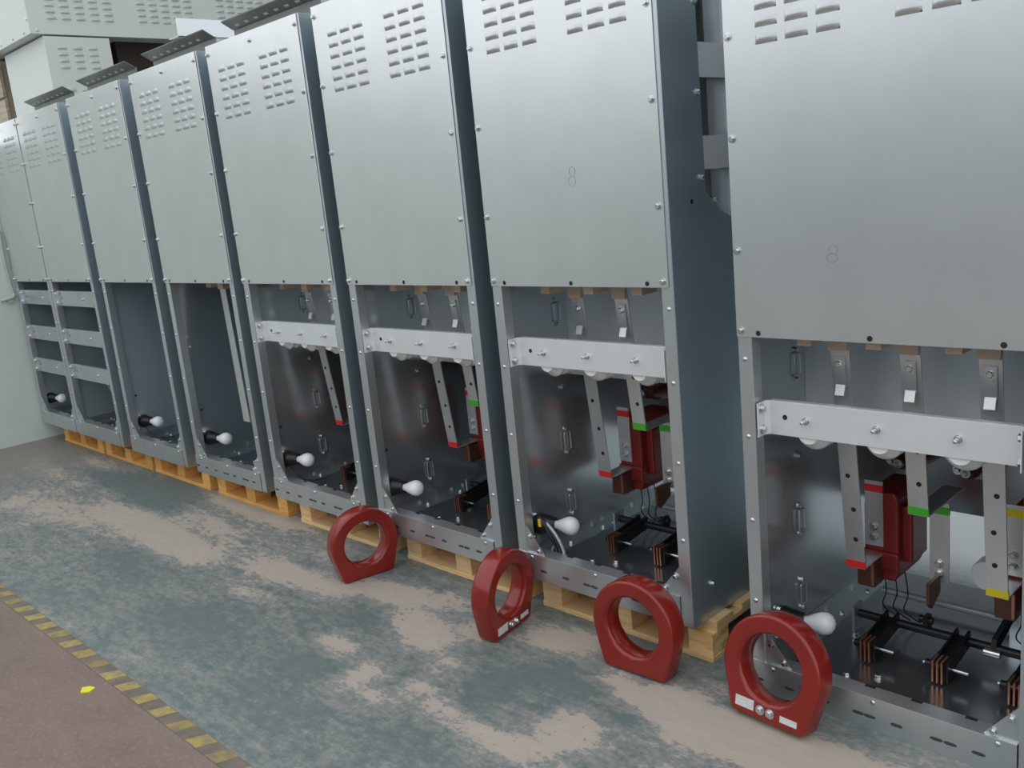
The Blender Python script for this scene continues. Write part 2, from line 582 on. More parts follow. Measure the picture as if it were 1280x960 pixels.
ME_bolt = bolt_mesh(0.0078, 0.010)
ME_screw = MB().lathe([(0, 0.0075), (0.002, 0.0072), (0.004, 0.004), (0.0045, 0.0)], (0, 0, 0), (0, -1, 0), 10).mesh('screw', M_bolt)
ME_bigbolt = bolt_mesh(0.010, 0.012)
ME_stud = MB().lathe([(0, 0.011), (0.002, 0.011), (0.0021, 0.0085), (0.010, 0.0085), (0.0105, 0.005), (0.026, 0.005), (0.028, 0.003)], (0, 0, 0), (0, -1, 0), 10, False).mesh('stud', M_bolt)
ME_hole = MB().lathe([(0, 0.0075), (0.0006, 0.0075)], (0, 0, 0), (0, -1, 0), 14, False).mesh('bolt_hole', M_hole)
ME_slot = MB().prism([(0.011 * math.cos(a) + (0.006 if math.cos(a) > 0 else -0.006), 0.005 * math.sin(a)) for a in [math.radians(15 + 30 * k) for k in range(12)]], -0.0007, 0.0, 'y').mesh('slot_hole', M_slotdark)


def louver_mesh(w, h, p, mat):
    """a pressed hood: rises gently from the top edge, open along the bottom edge, closed at the sides"""
    nx, nz = 8, 5
    vs, fs = [], []
    for j in range(nz + 1):
        v = j / nz
        for i in range(nx + 1):
            u = i / nx
            e = min(1.0, u / 0.12, (1 - u) / 0.42)
            e = math.sin(e * math.pi / 2)
            pr = p * e * math.sin(min(1, v / 0.45) * math.pi / 2)
            zz = -h / 2 + h * v
            vs.append((-w / 2 + w * u, -pr, zz))
    for j in range(nz):
        for i in range(nx):
            a = j * (nx + 1) + i
            fs.append((a, a + 1, a + nx + 2, a + nx + 1))
    mb = MB().add(vs, fs, True)
    # folded lip under the hood
    b0 = nz * (nx + 1)
    lip = [vs[b0 + i] for i in range(nx + 1)]
    low = [(q[0], q[1] * .55, q[2] - .0015) for q in lip]
    mb.add(lip + low, [(i, i + 1, nx + 2 + i, nx + 1 + i) for i in range(nx)])
    # dark slit pressed through the sheet
    mb2 = mb.mesh('louver', mat)
    mb2.materials.append(M_hole)
    return mb2


ME_louver = louver_mesh(0.062, 0.023, 0.0080, M_panel)
ME_louverw = louver_mesh(0.085, 0.026, 0.016, M_wbox)
ME_slit = MB().box(-0.027, 0.027, -0.0006, 0.0, -0.0125, -0.0095).mesh('slit', M_hole)

# ------------------------------------------------------------------ cabinet
H, DEP = 2.2, 0.95
ZP = 1.100          # lower edge of the cover panel


def plate(name, poly, a, b, axis, mat, parent, bevel=0.0):
    return obj(name, MB().prism(poly, a, b, axis), mat, parent, bevel=bevel)


def cover_panel(root, W, holes=True):
    p = obj('cover_panel', MB().box(0.0, W - 0.013, -0.0045, -0.0015, ZP, H + 0.003), M_panel, root, bevel=0.001)
    y = -0.0045
    for gx in (0.125, 0.484):
        for c in range(3):
            for r in range(6):
                x, z = gx + c * 0.083, 1.878 + 0.0415 * r
                l = link('louver', ME_louver, p, (x * (W / 0.785), y, z))
    for xb in (0.014, W - 0.032):
        for z in (1.118, 1.34, 1.64, 1.90, 2.165):
            link('bolt', ME_bolt, p, (xb, y, z), (0, random.uniform(0, 1), 0))
    link('bolt', ME_bolt, p, (W / 2, y, 2.165))
    for xb in (0.068, W / 2 - 0.01, W - 0.09):
        link('bolt_hole', ME_hole, p, (xb, y, 1.112))
    return p


def frame_parts(root, W, post_l=0.044, post_r=0.043, notch=False, slots=True, open_back=False, flap=True, part=False, M_in=None):
    M_in = M_in or M_inner
    for x0, x1 in ((0.0, post_l), (W - post_r, W)):
        ps = obj('post', MB().prism([(0, 0), (0, 0.05), (0.003, 0.05), (0.003, 0.003), (x1 - x0 - .003, 0.003), (x1 - x0 - .003, 0.05), (x1 - x0, 0.05), (x1 - x0, 0)] if False else
                              [(0, 0), (x1 - x0, 0), (x1 - x0, 0.045), (0, 0.045)], 0.001, H, 'z'), M_frame, root, (x0, 0, 0), bevel=0.002)
        sxp = (0.021 if x0 == 0 else (x1 - x0) * 0.55)
        for z in (1.035, 0.808, 0.553, 0.298):
            link('screw', ME_screw, ps, (sxp, 0, z))
    ch = obj('base_channel', MB().prism([(-.003, 0.0), (-.003, 0.102), (0.055, 0.102), (0.055, 0.099), (0.0, 0.099), (0.0, 0.0)], -0.004, W - 0.046, 'x'), M_frame, root, bevel=0.0008)
    if slots:
        for xs_ in (0.02, 0.122, 0.232, 0.332, 0.365, 0.44, 0.545, 0.58, 0.65):
            if xs_ < W - 0.08:
                link('slot_hole', ME_slot, ch, (xs_, -0.003, 0.042))
    for xs_ in (0.07, 0.375, W - 0.09):
        link('screw', ME_screw, ch, (xs_, -0.003, 0.088))
    for xs_ in (0.20, 0.33, 0.46, 0.60):
        obj('cut_slot', MB().box(xs_, xs_ + 0.03, 0.043, 0.056, 0.1021, 0.1027), M_hole, ch)
    for sgn, xg in ((1, post_l), (-1, W - post_r)):
        g = plate('gusset', [(xg, 0.10), (xg + sgn * 0.085, 0.10), (xg, 0.205)], 0.006, 0.009, 'y', M_frame, root)
        link('bolt', ME_bolt, g, (xg + sgn * 0.018, 0.006, 0.165))
        link('bolt', ME_bolt, g, (xg + sgn * 0.06, 0.006, 0.115))
    # sheet sides, back, top, floor
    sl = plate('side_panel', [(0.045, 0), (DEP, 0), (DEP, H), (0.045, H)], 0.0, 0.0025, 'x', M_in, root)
    pr = [(0.0, 0), (DEP, 0), (DEP, H), (0.0, H)]
    if notch:
        pr = [(0, 0), (DEP, 0), (DEP, 1.25), (0.40, 1.25), (0.265, 1.305), (0.195, 1.365), (0.185, 2.12), (DEP, 2.12), (DEP, H), (0, H)]
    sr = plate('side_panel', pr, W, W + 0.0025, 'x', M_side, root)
    zbk = 0.31 if open_back else 0.0
    plate('back_panel', [(0, zbk), (W, zbk), (W, H), (0, H)], DEP - 0.0025, DEP, 'y', M_in, root)
    if part:
        plate('rear_partition', [(0.003, .70), (W - .003, .70), (W - .003, H - .01), (0.003, H - .01)], 0.375, 0.378, 'y', M_part, root)
    plate('roof_panel', [(0, 0), (W, 0), (W, DEP), (0, DEP)], H, H + 0.003, 'z', M_frame, root)
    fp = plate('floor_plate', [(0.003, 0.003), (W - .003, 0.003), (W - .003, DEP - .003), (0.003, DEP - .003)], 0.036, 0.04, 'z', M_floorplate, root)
    # angle rails along the lower side edges
    rl = plate('floor_rail', [(0.003, 0.04), (0.06, 0.04), (0.06, 0.044), (0.007, 0.044), (0.007, 0.10), (0.003, 0.10)], 0.06, DEP - 0.01, 'y', M_inner, root)
    for yb in (0.25, 0.45, 0.52, 0.72):
        link('bolt', ME_bolt, rl, (0.035, yb, 0.044), (-math.pi / 2, 0, 0))
    for bx_, by_ in ((0.14, 0.10), (0.22, 0.16), (0.19, 0.52), (0.30, 0.20), (0.14, 0.40)):
        link('bolt', ME_bigbolt, fp, (bx_, by_, 0.04), (-math.pi / 2, 0, 0))
    if not flap:
        return sl, sr, fp
    # sloping slotted flap above the front edge
    zt = H
    fb = MB().prism([(0.035, zt + .092), (0.088, zt + .062), (0.095, zt + .062), (0.095, zt + .003), (0.098, zt + .003), (0.098, zt + .065), (0.090, zt + .065), (0.035, zt + .096)], 0.11, W + .03, 'x')
    rf = obj('roof_flap', fb, M_strip, root)
    for k in range(7):  # pale quads paint the daylight showing through the slots
        xk = 0.17 + k * (W - 0.2) / 7
        for t0, t1 in ((0.58, 0.80),):
            y0, z0 = 0.035 + t0 * .053, zt + .0915 - t0 * .030
            y1, z1 = 0.035 + t1 * .053, zt + .0915 - t1 * .030
            obj('flap_slot', MB().add([(xk, y0, z0 - .0006), (xk + .032, y0, z0 - .0006), (xk + .032, y1, z1 - .0006), (xk, y1, z1 - .0006)], [(0, 1, 2, 3)][::-1]), M_slotlight, rf)
    return sl, sr, fp


M_part = nmat('galvanised_partition', (0.74, 0.79, 0.82), 0.4, 0.4, noise=0.04, nscale=3)
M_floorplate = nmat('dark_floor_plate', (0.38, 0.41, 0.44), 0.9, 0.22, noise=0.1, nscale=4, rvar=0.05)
M_slotlight = nmat('slot_daylight_pale', (0.55, 0.58, 0.57), 0.0, 0.6)


def latch(parent, y, z, x=0.0025, flip=False):
    """small rectangular wire loop with a screw above and below, on the left side wall"""
    t = 0.003
    w, h = 0.017, 0.035
    pts = []
    for cx, cz, a0 in ((w - .005, h - .005, 0), (-w + .005, h - .005, 90), (-w + .005, -h + .005, 180), (w - .005, -h + .005, 270)):
        for k in range(4):
            a = math.radians(a0 + k * 30)
            pts.append((x + 0.008, y + cx + .005 * math.cos(a), z + cz + .005 * math.sin(a)))
    pts.append(pts[0])
    l = obj('latch_loop', MB().tube(pts, t, 6), M_frame, parent)
    for dz in (0.047, -0.047):
        link('screw', ME_bolt, l, (x, y, z + dz), (0, 0, math.pi / 2))
    return l


def crossbar(root, W, z0, z1, yb, bolts, mat, studs=True):
    xa, xb = 0.049, W - 0.05
    mb = MB()
    mb.prism([(xa, 0.002), (xa + .003, 0.002), (xa + .003, yb - .014), (xa + .014, yb - .001), (xb - .014, yb - .001), (xb - .003, yb - .012), (xb - .003, 0.002), (xb, 0.002),
              (xb, yb), (xb - .012, yb + .003), (xa + .012, yb + .003), (xa, yb)], z0, z1, 'z')
    mb.box(xa + .012, xb - .012, yb + .003, yb + .022, z1 - .003, z1)
    mb.box(xa + .012, xb - .012, yb + .003, yb + .022, z0, z0 + .003)
    c = obj('crossbar', mb, mat, root, bevel=0.0008)
    for x in bolts:
        link('stud' if studs else 'bolt', ME_stud if studs else ME_bolt, c, (x, yb - .001, (z0 + z1) / 2))
    for z in (z0 + .02, z1 - .02):
        if z1 - z0 > .08:
            link('screw', ME_bigbolt, c, (xa + .003, yb * .45, z), (0, 0, math.pi / 2))
            link('screw', ME_bigbolt, c, (xb - .003, yb * .45, z), (0, 0, -math.pi / 2))
    link('bolt_hole', ME_hole, c, (xa + .06, yb - .001, (z0 + z1) / 2 + .004))
    return c


def ins_profile():
    prof = [(0, 0.03), (0.01, 0.035)]
    t = 0.02
    for k in range(4):
        prof += [(t, 0.040), (t + .012, 0.050), (t + .018, 0.055), (t + .024, 0.050), (t + .027, 0.036)]
        t += 0.034
    prof += [(t + .003, 0.035), (t + .03, 0.03)]
    return prof


ME_ins = MB().lathe(ins_profile(), (0, 0, 0), (0, 1, 0), 28).mesh('insulator', M_ins)

BARX = (0.185, 0.385, 0.590)
BW = 0.0285


def busbar(root, x, zb, band, ytop=0.232, slope=0.112, ztop=1.06, lower=True, back=None):
    """flat bar leaning back towards its lower end, bent back to a terminal"""
    def yy(z):
        return ytop + (ztop - z) * slope
    t = 0.006
    mb = MB()
    mb.hexa([(x - BW, yy(zb), zb), (x + BW, yy(zb), zb), (x + BW, yy(zb) + t, zb), (x - BW, yy(zb) + t, zb),
             (x - BW, yy(ztop), ztop), (x + BW, yy(ztop), ztop), (x + BW, yy(ztop) + t, ztop), (x - BW, yy(ztop) + t, ztop)])
    if back:
        mb.box(x - BW, x + BW, yy(zb) + t * .5, back, zb, zb + t)
    b = obj('busbar', mb, M_bar, root, bevel=0.001)
    for z in (zb + .10, zb + .20, zb + .31, zb + .42):
        if z < 0.80:
            link('bolt_hole', ME_hole, b, (x - .004 if int(z * 100) % 2 else x + .006, yy(z) - .0002, z))
    if band:
        z0, z1 = zb + .002, zb + .026
        obj('colour_band', MB().hexa([(x - BW - .0008, yy(z0) - .001, z0), (x + BW + .0008, yy(z0) - .001, z0), (x + BW + .0008, yy(z0) + t + .001, z0), (x - BW - .0008, yy(z0) + t + .001, z0),
                                      (x - BW - .0008, yy(z1) - .001, z1), (x + BW + .0008, yy(z1) - .001, z1), (x + BW + .0008, yy(z1) + t + .001, z1), (x - BW - .0008, yy(z1) + t + .001, z1)]), band, b)
    # clip with a bright folded tab, bolted on near the top
    zc0, zc1 = 0.915, 1.005
    cl = obj('clip_strip', MB().hexa([(x - .016, yy(zc0) - .008, zc0), (x + .016, yy(zc0) - .008, zc0), (x + .016, yy(zc0) - .001, zc0), (x - .016, yy(zc0) - .001, zc0),
                                      (x - .016, yy(zc1) - .006, zc1), (x + .016, yy(zc1) - .006, zc1), (x + .016, yy(zc1) - .0005, zc1), (x - .016, yy(zc1) - .0005, zc1)])
             .hexa([(x - .014, yy(.9) - .022, .892), (x + .014, yy(.9) - .022, .892), (x + .014, yy(.9) - .014, .892), (x - .014, yy(.9) - .014, .892),
                    (x - .014, yy(.92) - .009, .922), (x + .014, yy(.92) - .009, .922), (x + .014, yy(.92) - .004, .922), (x - .014, yy(.92) - .004, .922)]), M_bar, b)
    link('bolt', ME_bigbolt, cl, (x + .001, yy(.985) - .006, .985))
    return b


def support_block(root, x):
    """tan insulating support at the top of a bar"""
    mb = MB().box(x - .075, x - .032, .13, .215, 1.054, 1.13)
    mb.hexa([(x - .030, .222, 1.025), (x + .0285, .222, 1.025), (x + .0285, .232, 1.025), (x - .030, .232, 1.025),  # tan strip over the bar top paints the block's reflection
             (x - .030, .222, 1.075), (x + .030, .222, 1.075), (x + .030, .234, 1.075), (x - .030, .234, 1.075)])
    return obj('support_block', mb, M_tan, root, bevel=0.002)


def terminal(root, x, z0, z1, band, y=0.445, bolts=(0.03, 0.065)):
    t = obj('terminal_bar', MB().box(x - BW, x + BW, y, y + .006, z0, z1), M_bar, root, bevel=0.0008)
    if band:
        obj('colour_band', MB().box(x - BW - .0006, x + BW + .0006, y - .001, y + .007, z1 - .036, z1 - .012), band, t)
    for b in bolts:
        link('bolt', ME_bigbolt, t, (x, y, z0 + b))
    return t


def current_transformer(root, x, zb, zt, y0=0.452):
    mb = MB()
    a, w = 0.0, 0.072
    # body with rounded lower edge, a wide rib and side wings
    prof = [(x - w * .75, zb + .03), (x - w * .55, zb), (x + w * .55, zb), (x + w * .75, zb + .03), (x + w * .75, zt - .02), (x + w * .6, zt), (x - w * .6, zt), (x - w * .75, zt - .02)]
    mb.prism(prof, y0, y0 + .20, 'y')
    mb.prism([(x - w, zb + .06), (x + w * 1.15, zb + .06), (x + w * 1.15, zt - .05), (x - w, zt - .05)], y0 + .035, y0 + .16, 'y')
    mb.box(x - w * .8, x + w * .8, y0 - .01, y0 + .04, zb + .04, zb + .10)
    c = obj('current_transformer', mb, M_redct, root, bevel=0.008)
    # lower brown terminal lug with copper edge
    lug = obj('terminal_lug', MB().box(x - .052, x + .006, y0 - .065, y0 + .01, zb - .004, zb + .078), M_brown, c, bevel=0.006)
    obj('copper_edge', MB().box(x - .004, x + .004, y0 - .069, y0 - .064, zb + .006, zb + .080), M_copper, c)
    # thin black secondary wires from below
    for k in range(3):
        xx = x - .03 + k * .035
        w_ = obj('secondary_wire', MB().tube(spline([(xx, y0 + .08, zb + .01), (xx + .012, y0 + .075, zb - .07), (xx - .006, y0 + .09, .10), (xx + .03, y0 + .13, .048)], 6), 0.0022, 6), M_black, c)
    return c


ME_armbits = None


def earthing_switch(root, W, xs_=(0.235, 0.45, 0.655), y1=0.27, z1=0.085, ys=0.45, zs=0.10):
    sh = obj('earthing_shaft', MB().cyl((0.13, ys, zs), (W - .02, ys, zs), 0.014, 14), M_blacksteel, root)
    obj('bearing_bracket', MB().box(0.118, 0.126, ys - .03, ys + .03, 0.04, zs + .03), M_frame, sh)
    obj('shaft_lever', MB().box(xs_[1] - .115, xs_[1] - .10, ys - .004, ys + .03, zs - .01, zs + .045).cyl((xs_[1] - .13, ys + .012, zs + .03), (xs_[1] - .09, ys + .012, zs + .03), .012), M_blacksteel, sh)
    for x in xs_:
        if x > W - .08:
            pass
        arm = MB()
        for dx in (-.020, .014):
            arm.hexa([(x + dx, y1 + .01, z1 - .026), (x + dx + .007, y1 + .01, z1 - .026), (x + dx + .007, ys + .02, zs - .02), (x + dx, ys + .02, zs - .02),
                      (x + dx, y1 + .01, z1 + .022), (x + dx + .007, y1 + .01, z1 + .022), (x + dx + .007, ys + .012, zs + .03), (x + dx, ys + .012, zs + .03)])
        arm.hexa([(x - .02, y1 + .05, z1 + .008), (x + .02, y1 + .05, z1 + .008), (x + .02, ys - .01, zs + .006), (x - .02, ys - .01, zs + .006),
                  (x - .02, y1 + .05, z1 + .014), (x + .02, y1 + .05, z1 + .014), (x + .02, ys - .01, zs + .014), (x - .02, ys - .01, zs + .014)])
        a = obj('earthing_arm', arm, M_blacksteel, sh)
        ct = MB()
        for k in range(3):
            xk = x - .017 + k * .013
            ct.box(xk, xk + .005, y1 - .012, y1 + .035, z1 - .038, z1 + .030)
        obj('copper_contact', ct, M_copper, a)
        obj('contact_plate', MB().box(x - .023, x - .018, y1 - .006, y1 + .06, z1 - .034, z1 + .026).cyl((x - .045, y1 + .02, z1), (x - .02, y1 + .02, z1), .012), M_blacksteel, a)
        obj('contact_plate', MB().box(x + .022, x + .027, y1 - .006, y1 + .06, z1 - .034, z1 + .026), M_blacksteel, a)
        obj('contact_bolt', MB().cyl((x - .052, y1 + .02, z1), (x + .075, y1 + .02, z1), .0055, 8), M_bolt, a)
    lk = obj('drive_link', MB().hexa([(xs_[1] + .085, ys - .02, zs - .015), (xs_[1] + .10, ys - .02, zs - .015), (xs_[1] + .10, ys - .004, zs + .03), (xs_[1] + .085, ys - .004, zs + .03),
                                      (xs_[1] + .115, ys + .13, zs + .10), (xs_[1] + .13, ys + .13, zs + .10), (xs_[1] + .13, ys + .145, zs + .13), (xs_[1] + .115, ys + .145, zs + .13)]), M_blacksteel, sh)
    obj('link_clevis', MB().cyl((xs_[1] + .07, ys - .018, zs - .008), (xs_[1] + .115, ys - .018, zs - .008), .013, 10), M_bolt, sh)
    return sh


def lamp(root, y=0.085, z=0.178, cable=False, down=0.0, x0=0.045):
    d = Vector((0.93, 0.36, -0.02 - down)).normalized()
    p = Vector((0.003, y, z))
    s = obj('lamp_socket', MB().lathe([(0, .040), (.016, .043), (.028, .038), (.060, .031), (.074, .027)], p, d, 20), M_black, root)
    link('screw', ME_bolt, s, (0.004, y - .012, z + .038), (0, 0, math.pi / 2))
    link('screw', ME_bolt, s, (0.004, y - .03, z - .045), (0, 0, math.pi / 2))
    prof = [(t_ * 1.22 + .004, r_ * 1.17) for t_, r_ in [(.054, .013), (.064, .014), (.070, .017), (.085, .024), (.096, .0285), (.106, .030), (.116, .0285), (.126, .022), (.132, .012), (.1345, .0)]]
    obj('light_bulb', MB().lathe(prof, p, d, 24), M_white, root)
    if cable == 1:
        obj('lamp_cable', MB().tube(spline([p + d * .02 + Vector((0, -.01, -.028)), p + Vector((.06, .02, -.09)), (.10, y + .06, .06), (.13, y + .14, .05)], 8), .003, 6), M_black, root)
    if cable == 2:
        for k in range(3):
            o_ = .018 * k
            w = obj('cable_loop', MB().tube(spline([(.02, y - .03, z + .04), (.07 + o_, y - .055, z + .055 - o_ * .5), (.125 + o_, y - .06, z - .01), (.140 + o_, y - .05, z - .07), (.105 + o_, y - .035, .065), (.055, y + .01, .06), (.05, y + .05, .055 + o_)], 8), .0058, 8), M_black if k < 2 else M_duct, root)
        obj('cable_tag', MB().box(.07, .083, y - .066, y - .062, z + .022, z + .052), M_tapeyel, root)
    return s


M_tapeyel = nmat('cable_tag_yellow', (0.80, 0.45, 0.02), 0, 0.5)


def cabinet(key, x0, W, label, z=ZF, **kw):
    c = thing('switchgear_cabinet', label, 'cabinet', (x0, 0, z), group=None)
    parts = frame_parts(c, W, **kw)
    cover_panel(c, W)
    return c, parts


X = dict(A1=(-7.011, .731), A2=(-6.273, .789), B=(-5.344, .782), C=(-4.430, .767), D=(-3.564, .790), E=(-2.677, .785), F=(-1.799, .773), G=(-.816, .785))

# A1, A2: small three-bar cabinets at the wall
cab = {}
lab = {
    'A1': 'galvanised cabinet standing against the pale wall, three rails in its opening, one bulb',
    'A2': 'galvanised cabinet with three rails in its opening and no bulb, second from the pale wall',
    'B': 'galvanised cabinet with empty opening holding only a white bulb, third from the pale wall',
    'C': 'galvanised cabinet without crossbar, one slim bar leaning in its opening above a white bulb',
    'D': 'galvanised cabinet with crossbar and one red tipped busbar, behind the toroid farthest from the camera',
    'E': 'galvanised cabinet with crossbar, red and green tipped busbars, between the two toroids turned sideways',
    'F': 'tall galvanised cabinet with a pencilled 8 on its cover, standing on the rightmost pallet',
    'G': 'nearest galvanised cabinet standing straight on the floor, red, green and yellow tipped busbars',
}
sides = {}
for k, (x0, W) in X.items():
    c, parts = cabinet(k, x0, W, lab[k], 0.0 if k == 'G' else ZF, notch=(k == 'F'), slots=k not in ('A1', 'A2', 'B'), open_back=k in 'FG', flap=k != 'A1', part=k in 'DEFG', M_in=M_inner2 if k in ('A1', 'A2', 'B') else None)
    cab[k] = c
    sides[k] = parts

for k in ('A1', 'A2'):
    W = X[k][1]
    for z0, z1 in ((.928, 1.032), (.66, .765), (.408, .512)):
        crossbar(cab[k], W, z0, z1, 0.03, (W * .62,), M_frame, studs=False)
lamp(cab['A1'], 0.075, 0.178)
# A2: small shelves with studs and a loose wire behind its rails
for z in (.775, .52):
    s = plate('shelf_angle', [(.10, .28), (X['A2'][1] - .03, .28), (X['A2'][1] - .03, .36), (.10, .36)], z, z + .006, 'z', M_frame, cab['A2'])
    for xx in (.2, .62):
        link('bolt', ME_bigbolt, s, (xx, .31, z + .006), (-math.pi / 2, 0, 0))
    obj('bracket_strip', MB().box(.16, .19, .22, .226, z + .02, z + .14), M_bar, cab['A2'])
obj('loose_wire', MB().tube(spline([(.12, .2, .42), (.13, .22, .30), (.2, .25, .22), (.32, .3, .19), (.5, .3, .18)], 8), .005, 6), M_frame, cab['A2'])
plate('tray', [(.30, .20), (.70, .20), (.70, .42), (.30, .42)], .15, .155, 'z', M_floorplate, cab['A2'])

lamp(cab['B'], 0.095, 0.176, cable=1)
lamp(cab['C'], 0.09, 0.180)
busbar(cab['C'], .150, .16, None, ytop=.255, slope=.0, ztop=1.06) if False else None
# C: one slim bar running down the right of the opening
cb = obj('busbar', MB().hexa([(.33, .16, .30), (.40, .16, .30), (.40, .166, .30), (.33, .166, .30), (.225, .20, 1.055), (.285, .20, 1.055), (.285, .206, 1.055), (.225, .206, 1.055)]), M_bar, cab['C'], bevel=0.001)
obj('support_block', MB().box(.13, .19, .17, .23, 1.05, 1.13).box(.30, .36, .15, .2, 1.045, 1.13), M_tan, cab['C'], bevel=.002)
for yb, z in ((.07, .78), (.08, .72), (.62, .62), (.64, .54), (.65, .30), (.66, .24)):
    link('bolt', ME_bolt, sides['C'][0], (.0025, yb, z), (0, 0, math.pi / 2))

STUDX = (0.172, 0.372, 0.577)
for k in 'DEFG':
    c = cab[k]
    W = X[k][1]
    sl, sr, fp = sides[k]
    crossbar(c, W, .808, .908, .052, STUDX, M_alu)
    for x in STUDX:
        link('insulator', ME_ins, c, (x, .060, .818))
    for x in BARX:
        support_block(c, x)
    busbar(c, BARX[0], .322, M_tred, back=.447)
    busbar(c, BARX[1], .540, M_tgreen, back=.56)
    busbar(c, BARX[2], .330, M_tyellow, back=.447)
    terminal(c, BARX[0], .350, .566, M_tred)
    terminal(c, BARX[1], .275, .530, M_tgreen, bolts=(.06, .028))
    terminal(c, BARX[2], .345, .560, M_tyellow)
    current_transformer(c, BARX[0] + .02, .235, .53)
    current_transformer(c, BARX[2] + .02, .235, .53)
    obj('terminal_blade', MB().prism([(.36, .30), (.445, .30), (.445, .245), (.38, .215), (.36, .235)], BARX[1] - .006, BARX[1] + .004, 'x'), M_brown, c)
    # round bushing ends above the transformers
    for x in (BARX[0] + .055, BARX[1] + .055):
        bsh = obj('bushing', MB().lathe([(0, .016), (.03, .016), (.031, .028), (.05, .03), (.10, .05), (.25, .06)], (x, .50, .615), (0, 1, 0), 18), M_brown, c)
        link('bolt', ME_bigbolt, bsh, (x, .50, .615))
        link('bolt', ME_bigbolt, bsh, (x - .03, .52, .615))
    earthing_switch(c, W)
    tub = obj('relay_box', MB().box(.485, .60, .62, .622, .17, .40).box(.485, .60, .74, .742, .17, .40).box(.485, .487, .62, .742, .17, .34).box(.598, .60, .62, .742, .17, .34).box(.485, .60, .62, .742, .168, .17), M_frame, c)
    obj('white_spool', MB().lathe([(0, .045), (.008, .047), (.06, .047), (.068, .045)], (.490, .60, .285), (0, -1, 0), 20), M_white, tub)
    obj('box_stand', MB().box(.52, .56, .66, .70, .04, .168), M_inner, tub)
    dt = obj('cable_duct', MB().cyl((.10, .70, .075), (W - .02, .70, .075), .012, 10), M_duct, c)
    for y_, z_ in ((.31, .448), (.308, .195), (.316, .955)):
        latch(sl, y_, z_)
    link('bolt_hole', ME_hole, sl, (.0026, .08, .35), (0, 0, math.pi / 2))
    link('bolt', ME_bigbolt, sl, (.0025, .31, .665), (0, 0, math.pi / 2))
lamp(cab['D'], 0.085, 0.180, cable=1)
lamp(cab['E'], 0.075, 0.182)
lamp(cab['F'], 0.11, 0.170, cable=2)
lamp(cab['G'], 0.165, 0.165, cable=2)
for k in 'BCE':
    link('bolt_hole', ME_hole, sides[k][0], (.0026, .08, .35), (0, 0, math.pi / 2))
# F: inner straps seen through the cut-out of its side
for z0, z1, x1 in ((1.70, 1.80, .0), (1.43, 1.53, .0), (1.98, 2.06, .0)):
    obj('inner_strap', MB().box(X['F'][1] - .014, X['F'][1] - .008, .10, .9, z0, z1), M_alu, cab['F'])
obj('inner_upright', MB().box(X['F'][1] - .045, X['F'][1] - .035, .285, .40, 1.25, 2.19), M_frame, cab['F'])
# bolts along F's side
for y_, z_ in ((.182, 1.91), (.175, 1.655), (.172, 1.408), (.24, 1.338), (.113, .115)):
    link('bolt', ME_bolt, sides['F'][1], (X['F'][1] + .0025, y_, z_), (0, 0, math.pi / 2))
link('bolt_hole', ME_hole, sides['F'][1], (X['F'][1] + .0026, .117, 1.341), (0, 0, math.pi / 2))
# G stands on low feet
for xx in (.05, X['G'][1] - .10):
    for yy in (.06, .84):
        pass


def pencil(parent, cx, cz, h, w):
    pts = []
    for k in range(17):
        a = -math.pi / 2 + 2 * math.pi * k / 16
        pts.append((cx + .003 + w * .36 * math.cos(a), -.0052, cz + h * .24 + h * .25 * math.sin(a)))
    for k in range(1, 16):
        a = math.pi / 2 - 2 * math.pi * k / 16
        pts.append((cx + w * .44 * math.cos(a) * -1, -.0052, cz - h * .26 + h * .26 * math.sin(a)))
    return obj('pencil_mark', MB().tube(pts, 0.0005, 4), M_pencil, parent)


for k, cx, cz, h in (('F', .418, 1.45, .058), ('G', .288, 1.328, .044)):
    pencil(cab[k], cx, cz, h, .034)

# ------------------------------------------------------------------ pallets
def pallet(x0, x1, label, mats, y0=0.055, yl=0.90):
    p = thing('pallet', label, 'pallet', (x0, y0, 0), group=None)
    L = x1 - x0
    bw = 0.098
    mw, mb_ = mats
    for yy in (0.0, yl / 2 - .05, yl - .1):
        obj('bottom_board', MB().box(0, L, yy, yy + (.15 if yy == 0 else .1), 0, .02), mw, p, bevel=.0015)
        for xx in (0.0, L / 2 - bw / 2, L - bw):
            obj('block', MB().box(xx + .002, xx + bw - .002, yy + .004, yy + .1, .02, .098), mb_ if xx > L / 2 and x1 > -1.1 else mw, p, bevel=.0015)
    for xx in (0.0, L / 2 - bw / 2, L - bw):
        obj('stringer_board', MB().box(xx, xx + bw, 0.03, yl, .098, .116), mw, p, bevel=.0015)
    n = 6
    for k in range(n):
        yy = 0.03 + k * (yl - .03 - .1) / (n - 1)
        obj('deck_board', MB().box(0, L, yy, yy + .1, .116, .1345), mw, p, bevel=.0015)
    return p


plx = [(-6.795, -6.035, 'orange pine pallet nearest the pale wall, under the cabinets with three rails', 1),
       (-5.985, -5.225, 'orange pine pallet second from the pale wall, reaching under the cabinet with an empty opening', 1),
       (-5.187, -4.435, 'orange pine pallet third from the pale wall, under the empty cabinet and its neighbour', 1),
       (-4.342, -3.58, 'orange pine pallet under the cabinet with one slim bar, fourth from the pale wall', 1),
       (-3.458, -2.69, 'pine pallet seen through the hole of the toroid farthest from the camera', 0),
       (-2.583, -1.83, 'pine pallet under the cabinet standing between the two toroids turned sideways', 0),
       (-1.753, -0.995, 'pale pine pallet with knotty corner block, under the rightmost raised cabinet', 0)]
for i, (a, b, lb, far) in enumerate(plx):
    pallet(a, b, lb, (M_woodfar, M_woodfar) if far else (M_wood, M_wooddark))

